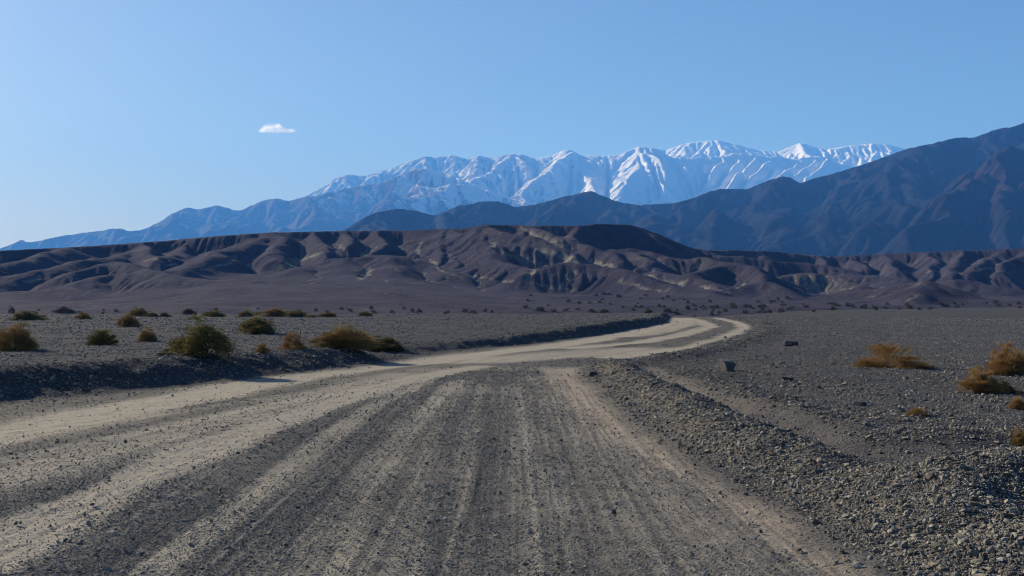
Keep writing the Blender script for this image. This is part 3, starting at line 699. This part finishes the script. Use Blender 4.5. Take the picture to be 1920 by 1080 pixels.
#==PLANTS
def strips(base, dirv, length, width, rg, bend=.25):
    """tapered two-segment blades"""
    n = len(base); side = np.cross(dirv, rg.normal(size=(n, 3))); side /= np.linalg.norm(side, axis=1, keepdims=True) + 1e-9
    b2 = rg.normal(size=(n, 3)) * bend
    mid = base + dirv * (length * .5)[:, None]; d2 = dirv + b2; d2 /= np.linalg.norm(d2, axis=1, keepdims=True)
    tip = mid + d2 * (length * .5)[:, None]; w = width[:, None] * .5
    V = np.stack([base - side * w, base + side * w, mid + side * w * .8, mid - side * w * .8, tip + side * w * .25, tip - side * w * .25], 1)
    o = (np.arange(n) * 6)[:, None]
    Fq = np.concatenate([o + np.array([0, 1, 2, 3]), o + np.array([3, 2, 4, 5])])
    return V.reshape(-1, 3), Fq, 6

def tubes(paths, r0, r1):
    V = []; Fq = []
    for p in paths:
        p = np.asarray(p); k = len(p); b = len(V)
        for i, q in enumerate(p):
            d = p[min(i + 1, k - 1)] - p[max(i - 1, 0)]; d = d / (np.linalg.norm(d) + 1e-9)
            u = np.cross(d, [.3, .9, .1]); u /= np.linalg.norm(u) + 1e-9; w = np.cross(d, u); rr = r0 + (r1 - r0) * i / (k - 1)
            V += [q + u * rr, q + w * rr, q - u * rr, q - w * rr]
        for i in range(k - 1):
            for j in range(4): Fq.append((b + i * 4 + j, b + i * 4 + (j + 1) % 4, b + i * 4 + 4 + (j + 1) % 4, b + i * 4 + 4 + j))
    return np.array(V), np.array(Fq)

def shrub_meshes(kind, seed):
    """unit shrub: about 1 wide, 1 high; meshes of its foliage and its stems"""
    rg = np.random.default_rng(seed)
    ncl = {'olive': 95, 'gold': 85, 'sprawl': 70, 'creo': 34}[kind]
    az = rg.uniform(0, 6.283, ncl); el = np.arcsin(rg.uniform(.0, 1, ncl)); rad = rg.uniform(.55, 1.0, ncl) ** .6
    lump = 1 + .30 * np.sin(az * 2 + rg.uniform(0, 6)) + .22 * np.sin(az * 3 + rg.uniform(0, 6))
    c = np.stack([np.cos(az) * np.cos(el) * rad * .40 * lump, np.sin(az) * np.cos(el) * rad * .40 * lump, np.sin(el) * rad * .80 * (1 + .26 * rg.normal(size=ncl)) + .06], -1)
    if kind == 'sprawl': c[:, 2] = np.where(np.abs(c[:, 0]) < .13, c[:, 2] * 1.1, c[:, 2] * .45); c[:, :2] *= 1.15
    per = {'olive': 130, 'gold': 150, 'sprawl': 120, 'creo': 60}[kind]
    idx = np.repeat(np.arange(ncl), per); n = len(idx)
    csz = rg.uniform(.045, .13, ncl)[idx]
    off = rg.normal(size=(n, 3)) * csz[:, None] * .62
    base = c[idx] + off; base[:, 2] = np.maximum(base[:, 2], .015)
    out = base - np.array([0, 0, .05]); out /= np.linalg.norm(out, axis=1, keepdims=True)
    if kind in ('olive', 'creo'):
        d = out * .7 + rg.normal(size=(n, 3)) * .6; L = rg.uniform(.02, .055, n); W = rg.uniform(.013, .028, n)
        if kind == 'creo': L *= 1.7; W *= 1.6
    else:
        d = out * 1.0 + rg.normal(size=(n, 3)) * .38 + np.array([0, 0, .15]); L = rg.uniform(.06, .17, n); W = rg.uniform(.0045, .0095, n)
    d /= np.linalg.norm(d, axis=1, keepdims=True)
    nt = n // 22; ti = rg.integers(0, n, nt)      # stray twigs that stand out of the crown
    base = np.concatenate([base, base[ti] * .9]); d = np.concatenate([d, out[ti] + rg.normal(size=(nt, 3)) * .35]); d /= np.linalg.norm(d, axis=1, keepdims=True)
    L = np.concatenate([L, rg.uniform(.10, .24, nt)]); W = np.concatenate([W, rg.uniform(.003, .006, nt)]); idx = np.concatenate([idx, idx[ti]]); n = len(base)
    V, Fq, k = strips(base, d, L, W, rg)
    ctone = rg.uniform(.15, .85, ncl)[idx]
    tone = np.clip(ctone * .6 + rg.uniform(0, .45, n), 0, 1)
    V[:, 2] = np.maximum(V[:, 2], -.01)
    V[:, 2] /= np.quantile(V[:, 2], .995); V[:, :2] /= (np.quantile(np.abs(V[:, :2]), .99, axis=0) * 2)
    fol = make_mesh('foliage', V, Fq, False, {'tone': np.repeat(tone, k)})
    pth = []
    for i in range(0, ncl, 2):
        e = c[i]; p0 = np.array([rg.normal() * .03, rg.normal() * .03, -.03]); m1 = p0 * .6 + e * .4 + rg.normal(size=3) * .03; m2 = p0 * .25 + e * .75 + rg.normal(size=3) * .03
        pth.append([p0, m1, m2, e * 1.02])
    Vt, Ft = tubes(pth, .011, .003)
    st = make_mesh('stem', Vt, Ft, False, {'tone': rg.random(len(Vt))})
    return fol, st
KIT = {}
for kind, nvar in (('olive', 3), ('gold', 4), ('sprawl', 2), ('creo', 4)):
    KIT[kind] = [shrub_meshes(kind, 100 * len(kind) + i * 7 + 3) for i in range(nvar)]
KITM = {}
def kit(kind, mat, i):
    key = (kind, mat.name, i % len(KIT[kind]))
    if key not in KITM:
        fol, st = KIT[kind][key[2]]
        f2 = fol.copy(); f2.materials.clear(); f2.materials.append(mat)
        if len(st.materials) == 0: st.materials.append(M_twig)
        KITM[key] = (f2, st)
    return KITM[key]

def shrub(px, py, wpx, hpx, kind, mat, label, group, var=0, name='desert_shrub', parts=True, cat='shrub'):
    x, y, z = drop(px, py); s = y / F
    fol, st = kit(kind, mat, var)
    rz = random.uniform(-.5, .5) if kind == 'sprawl' else random.uniform(0, 6.28)
    if parts:
        o = bpy.data.objects.new(name, None); COL.objects.link(o); o.empty_display_size = .2
        f = link('foliage', fol, None, o); t = link('stem', st, None, o)
    else:
        o = link(name, fol)
    w = wpx * s
    o.location = (x, y + w * .35, float(height(x, y + w * .35)) - .02); o.rotation_euler = (0, 0, rz)
    o.scale = (w, w, hpx * s * 1.02 + .02)
    o['label'] = label; o['category'] = cat; o['group'] = group
    return o

GL = 'shrubs on the plain left of the road'; GR = 'dry shrubs on the plain right of the road'; GF = 'low shrubs along the far edge of the left plain'
NEAR = [
    (10, 659, 94, 50, 'gold', M_gold, 'large fuzzy golden shrub cut by the left edge of the view', GL),
    (43, 601, 62, 18, 'olive', M_olive, 'low wide olive shrub behind the large fuzzy golden shrub', GL),
    (152, 599, 30, 13, 'gold', M_gold, 'small golden dome shrub far back on the left plain', GL),
    (185, 648, 56, 30, 'gold', M_olive, 'olive yellow shrub with spread top between the fuzzy golden and small tan shrubs', GL),
    (234, 614, 46, 25, 'gold', M_gold, 'shrub golden on its left side and dark on its right, above the small tan shrub', GL),
    (273, 641, 38, 26, 'gold', M_gold, 'small tan rounded shrub just left of the biggest olive shrub', GL),
    (372, 669, 112, 70, 'olive', M_olive, 'biggest dense olive shrub on the left roadside bank', GL),
    (333, 664, 44, 28, 'gold', M_orange, 'orange brown dry clump at the left foot of the biggest shrub', GL),
    (310, 668, 40, 12, 'sprawl', M_creo, 'dark low dead tangle left of the orange brown clump', GL),
    (475, 627, 78, 38, 'olive', M_olive, 'dark olive domed shrub behind the leaning stake', GL),
    (490, 663, 28, 18, 'gold', M_orange, 'smallest round tan tuft beside the roadside bank', GL),
    (545, 656, 66, 32, 'sprawl', M_orange, 'sprawling brown shrub with bare dark branches at the leaning stake', GL),
    (634, 657, 118, 41, 'gold', M_gold, 'wide bushy brown gold shrub right of the leaning stake', GL),
    (680, 655, 52, 26, 'gold', M_orange, 'brown twiggy shrub leaning on the right side of the wide gold shrub', GL),
    (716, 659, 76, 24, 'olive', M_olive, 'low yellow green shrub at the end of the left bank', GL),
    (740, 660, 34, 16, 'olive', M_creo, 'dark small shrub on the very tip of the left bank', GL),
    (1685, 692, 146, 44, 'sprawl', M_orange, 'wide sprawling dry shrub with upright middle twigs alone on the right plain', GR),
    (1902, 706, 84, 56, 'gold', M_orange, 'bright orange rounded shrub at the right edge', GR),
    (1848, 738, 76, 46, 'gold', M_orange, 'pale tan twiggy shrub in front of the bright orange shrub', GR),
    (1893, 738, 66, 22, 'sprawl', M_creo, 'dark bare branched dead shrub below the bright orange shrub', GR),
    (1913, 769, 34, 22, 'gold', M_orange, 'little orange tuft at the right edge under the dead shrub', GR),
    (1916, 836, 34, 32, 'gold', M_gold, 'yellow grass tuft on top of the right rubble heap', GR),
    (1725, 780, 46, 14, 'gold', M_orange, 'flat faint brown tuft among the rubble on the right', GR),
    (256, 593, 44, 16, 'olive', M_olive, 'dark olive mound shrub behind the half golden shrub', GF),
    (282, 594, 24, 10, 'olive', M_olive, 'small olive shrub touching the right of the dark olive mound', GF),
    (307, 594, 20, 7, 'olive', M_creo, 'tiny dark shrub right of the dark olive mound', GF),
    (396, 594, 44, 13, 'olive', M_olive, 'flat topped olive shrub above and behind the biggest shrub', GF),
    (459, 594, 34, 14, 'olive', M_olive, 'olive shrub just left behind the dark domed shrub', GF),
    (514, 594, 56, 15, 'olive', M_gold, 'longest yellow green mound in the far shrub row', GF),
    (553, 595, 46, 13, 'olive', M_olive, 'dark green mound joined to the longest yellow mound', GF),
    (583, 595, 26, 6, 'gold', M_gold, 'low straw coloured tuft in the far shrub row', GF),
    (613, 595, 42, 9, 'olive', M_olive, 'low olive shrub over the wide brown gold shrub', GF),
    (683, 593, 30, 9, 'olive', M_olive, 'last olive shrub at the right end of the far row', GF),
    (115, 587, 40, 11, 'olive', M_creo, 'dark shrub on the far edge above the small golden dome', GF),
    (352, 590, 26, 10, 'olive', M_creo, 'greyish shrub midway in the far shrub row', GF),
    (20, 588, 14, 14, 'creo', M_creo, 'narrow upright dark shrub on the far edge at the left', GF),
]
for i, a in enumerate(NEAR):
    shrub(*a, var=i, parts=a[1] > 596 or a[2] > 40)

# dark creosote dots at the foot of the hills
FARS = [(838, 589, 14, 9, 0), (872, 586, 16, 9, 0), (888, 588, 16, 7, 0), (910, 585, 11, 8, 0), (922, 587, 9, 7, 0), (785, 587, 12, 8, 0), (700, 588, 14, 8, 0), (735, 587, 12, 7, 0), (655, 585, 12, 9, 0), (592, 584, 11, 8, 0),
        (1012, 584, 24, 9, 1), (1040, 586, 16, 8, 1), (1062, 584, 14, 7, 1), (1083, 582, 10, 6, 1), (1110, 586, 16, 7, 1), (1135, 585, 18, 6, 1),
        (1216, 588, 22, 11, 2), (1203, 577, 9, 6, 2), (1188, 583, 9, 6, 2), (1250, 586, 16, 10, 2), (1268, 590, 18, 8, 2), (1290, 582, 12, 12, 2), (1302, 575, 12, 6, 2), (1335, 592, 12, 10, 2), (1361, 585, 13, 9, 2), (1302, 594, 8, 4, 2), (1345, 577, 9, 6, 2), (1290, 568, 8, 7, 2), (1318, 576, 9, 5, 2), (1243, 562, 9, 6, 2), (1263, 565, 7, 5, 2),
        (1399, 588, 14, 9, 3), (1399, 577, 14, 8, 3), (1413, 580, 10, 7, 3), (1424, 577, 9, 6, 3), (1466, 586, 15, 12, 3), (1486, 579, 12, 7, 3), (1512, 577, 16, 7, 3), (1446, 568, 9, 7, 3), (1472, 573, 8, 5, 3),
        (1563, 582, 16, 9, 4), (1572, 575, 16, 6, 4), (1600, 577, 9, 8, 4), (1616, 578, 9, 7, 4), (1641, 582, 14, 13, 4), (1660, 579, 14, 5, 4), (1708, 579, 14, 8, 4), (1746, 580, 11, 7, 4), (1766, 575, 18, 12, 4), (1795, 577, 12, 6, 4), (1805, 573, 9, 7, 4), (1875, 574, 14, 6, 4), (1893, 574, 8, 6, 4), (1912, 571, 12, 8, 4), (1868, 569, 12, 8, 4)]
FLAB = ['small dark shrub in the wash below the hills, left of centre', 'small dark shrub in the wash below the middle of the hills', 'small dark shrub on the slope just behind the far end of the road',
        'small dark shrub on the flat right of the far end of the road', 'small dark shrub along the foot of the low hills at the far right']
rs = random.Random(5)
ZONES = [(20, 820, 580, 589, 20, 0), (960, 1160, 552, 588, 16, 1), (1160, 1385, 553, 592, 26, 2), (1385, 1540, 560, 588, 16, 3), (1540, 1915, 570, 582, 16, 4)]
for (a, b, c, d, n, zi) in ZONES:
    for _ in range(n):
        w = rs.uniform(6, 13); FARS.append((rs.uniform(a, b), rs.uniform(c, d), w, w * rs.uniform(.45, .75), zi))
for i, (px, py, w, h, zi) in enumerate(FARS):
    shrub(px, py, w * .85, h * .85, 'creo', M_far, FLAB[zi], 'dark shrubs dotted below the hills', var=i, name='creosote_shrub', parts=False)

# leaning stake
def stake():
    x, y, z = drop(556, 655); s = y / F
    pth = [np.array([0, 0, -.08]), np.array([.03, 0, .2]), np.array([7 * s, .02, 22 * s]), np.array([9 * s, .03, 38 * s])]
    V, Fq = tubes([pth], .024, .018)
    rgs = np.random.default_rng(2)
    V = V + rgs.normal(size=V.shape) * .003
    cap = np.array([[len(V) - 4, len(V) - 3, len(V) - 2, len(V) - 1]])
    me = make_mesh('wooden_stake', V, np.concatenate([Fq, cap]), False, {'tone': np.full(len(V), 1.0)})
    o = link('wooden_stake', me, M_twig, label='thin weathered wooden stake leaning to the right in front of the sprawling brown shrub', category='stake')
    o.location = (x, y - .15, float(height(x, y - .15)))
stake()

#==CLOUD and birds
def cloud():
    m = NT('cloud_vapour')
    tc = m.n('ShaderNodeTexCoord').outputs['Object']
    sep = m.n('ShaderNodeSeparateXYZ'); m.put(sep.inputs[0], tc); x, y, z = sep.outputs
    nz = m.noise(m.scale(tc, (2.6, 2.0, 1.1)), 1.3, 6, .62)
    # rounded puff on the left, thin wisp trailing to the right, flat below
    hz = m.math('MULTIPLY', m.ramp(x, -1.0, -.35, .22, .95), m.ramp(x, .0, .5, 1.0, .28))
    up = m.math('MAXIMUM', m.math('ADD', z, .35), 0.0); dn_ = m.math('MAXIMUM', m.math('SUBTRACT', -.35, z), 0.0)
    q = m.math('ADD', m.math('DIVIDE', up, hz), m.math('MULTIPLY', dn_, 4.0))
    d = m.math('ADD', m.math('POWER', q, 2.0), m.math('ADD', m.math('POWER', x, 6.0), m.math('POWER', y, 2.0)))
    dn = m.math('ADD', m.math('SUBTRACT', .75, d), m.math('MULTIPLY', m.math('SUBTRACT', nz, .5), 3.8))
    dens = m.math('MULTIPLY', m.ramp(dn, -.1, .9), .016)
    v = m.n('ShaderNodeVolumePrincipled'); v.inputs['Color'].default_value = (1, 1, 1, 1); m.put(v.inputs['Density'], dens); v.inputs['Anisotropy'].default_value = .5
    out = m.n('ShaderNodeOutputMaterial'); m.t.links.new(v.outputs[0], out.inputs['Volume'])
    import bmesh
    bm = bmesh.new(); bmesh.ops.create_icosphere(bm, subdivisions=4, radius=1.15)
    me = bpy.data.meshes.new('cloud'); bm.to_mesh(me); bm.free()
    dd = 19500.0; k = dd / F
    o = link('cloud', me, m.mat, label='single small white cloud low in the sky above the left mountains', category='cloud')
    o.location = P(519, 239, dd); o.scale = (38 * k, 14 * k, 17 * k)
cloud()

def birds():
    m = NT('bird_feathers'); m.finish((.03, .03, .035), .8, .2); 
    for i, (px, py, sc, lab) in enumerate(((434, 344.5, .8, 'tiny dark bird farthest left of the four gliding under the cloud'), (441.5, 344.8, .8, 'tiny dark bird second from the left under the cloud'),
                                           (445.6, 344.8, .7, 'tiny dark bird third from the left under the cloud'), (450, 341.5, 1.25, 'larger dark bird gliding highest and rightmost under the cloud'))):
        d = 420.0; p = P(px, py, d)
        V = np.array([(-.1, 0, 0), (.16, 0, 0), (.03, -.05, .03), (.03, .05, .03), (.05, -.4, .10), (.05, .4, .10), (-.02, -.05, .0), (-.02, .05, .0), (.03, 0, -.05), (-.22, -.06, 0), (-.22, .06, 0)]) * sc
        Fq = np.array([(1, 2, 8), (1, 3, 2), (1, 8, 3), (0, 8, 2), (0, 3, 8), (0, 2, 3), (2, 4, 6), (3, 7, 5), (0, 9, 10), (2, 6, 0), (3, 0, 7)])
        o = link('bird', make_mesh('bird', V, Fq, False), m.mat, label=lab, category='bird', group='birds under the cloud')
        o.location = p; o.rotation_euler = (0, 0, 1.3)
birds()

#==HAZE
def haze():
    m = NT('haze_air')
    v = m.n('ShaderNodeVolumePrincipled'); v.inputs['Color'].default_value = (.080, .295, .85, 1); v.inputs['Density'].default_value = 9.2e-5; v.inputs['Absorption Color'].default_value = (.45, .45, .45, 1)
    v.inputs['Anisotropy'].default_value = .08
    out = m.n('ShaderNodeOutputMaterial'); m.t.links.new(v.outputs[0], out.inputs['Volume'])
    b = 18500.0; z0, z1 = -60.0, 2250.0
    V = np.array([(-b, -b, z0), (b, -b, z0), (b, b, z0), (-b, b, z0), (-b, -b, z1), (b, -b, z1), (b, b, z1), (-b, b, z1)])
    Fq = np.array([(0, 3, 2, 1), (4, 5, 6, 7), (0, 1, 5, 4), (1, 2, 6, 5), (2, 3, 7, 6), (3, 0, 4, 7)])
    link('haze', make_mesh('haze', V, Fq, False), m.mat, kind='stuff', label='blue air haze between the plain and the far mountains', category='haze')
haze()

#==LIGHT and camera
AZ, EL = R(-56), R(25)
w = bpy.data.worlds.new('World'); scene.world = w; w.use_nodes = True
nt = w.node_tree; nt.nodes.clear()
sk = nt.nodes.new('ShaderNodeTexSky'); sk.sky_type = 'NISHITA'; sk.sun_disc = False; sk.sun_elevation = EL; sk.sun_rotation = AZ
sk.air_density = 1.0; sk.dust_density = 1.6; sk.ozone_density = 5.0; sk.altitude = 300
bg = nt.nodes.new('ShaderNodeBackground'); bg.inputs['Strength'].default_value = .056
wo = nt.nodes.new('ShaderNodeOutputWorld'); nt.links.new(sk.outputs[0], bg.inputs[0]); nt.links.new(bg.outputs[0], wo.inputs[0])
sd = bpy.data.lights.new('sun', 'SUN'); sd.energy = 5.0; sd.angle = R(.5); sd.color = (1, .94, .845)
so = bpy.data.objects.new('sun', sd); COL.objects.link(so)
sv = Vector((math.sin(AZ) * math.cos(EL), math.cos(AZ) * math.cos(EL), math.sin(EL)))
so.rotation_euler = sv.to_track_quat('Z', 'Y').to_euler(); so.location = (-40, 20, 40)

cd = bpy.data.cameras.new('camera'); cam = bpy.data.objects.new('camera', cd); COL.objects.link(cam)
cd.sensor_width = 36; cd.lens = F / 1920 * 36; cd.clip_start = .1; cd.clip_end = 60000
cam.location = (0, 0, EYE); cam.rotation_euler = (R(90) + math.atan2(HY - 540, F), 0, 0)
scene.camera = cam
vs = scene.view_settings; vs.view_transform = 'Standard'; vs.look = 'None'; vs.exposure = .9; vs.gamma = 1
cy = scene.cycles
cy.max_bounces = 4; cy.diffuse_bounces = 2; cy.glossy_bounces = 1; cy.transmission_bounces = 2; cy.transparent_max_bounces = 24; cy.volume_bounces = 3
cy.use_denoising = True; cy.filter_width = 1.05
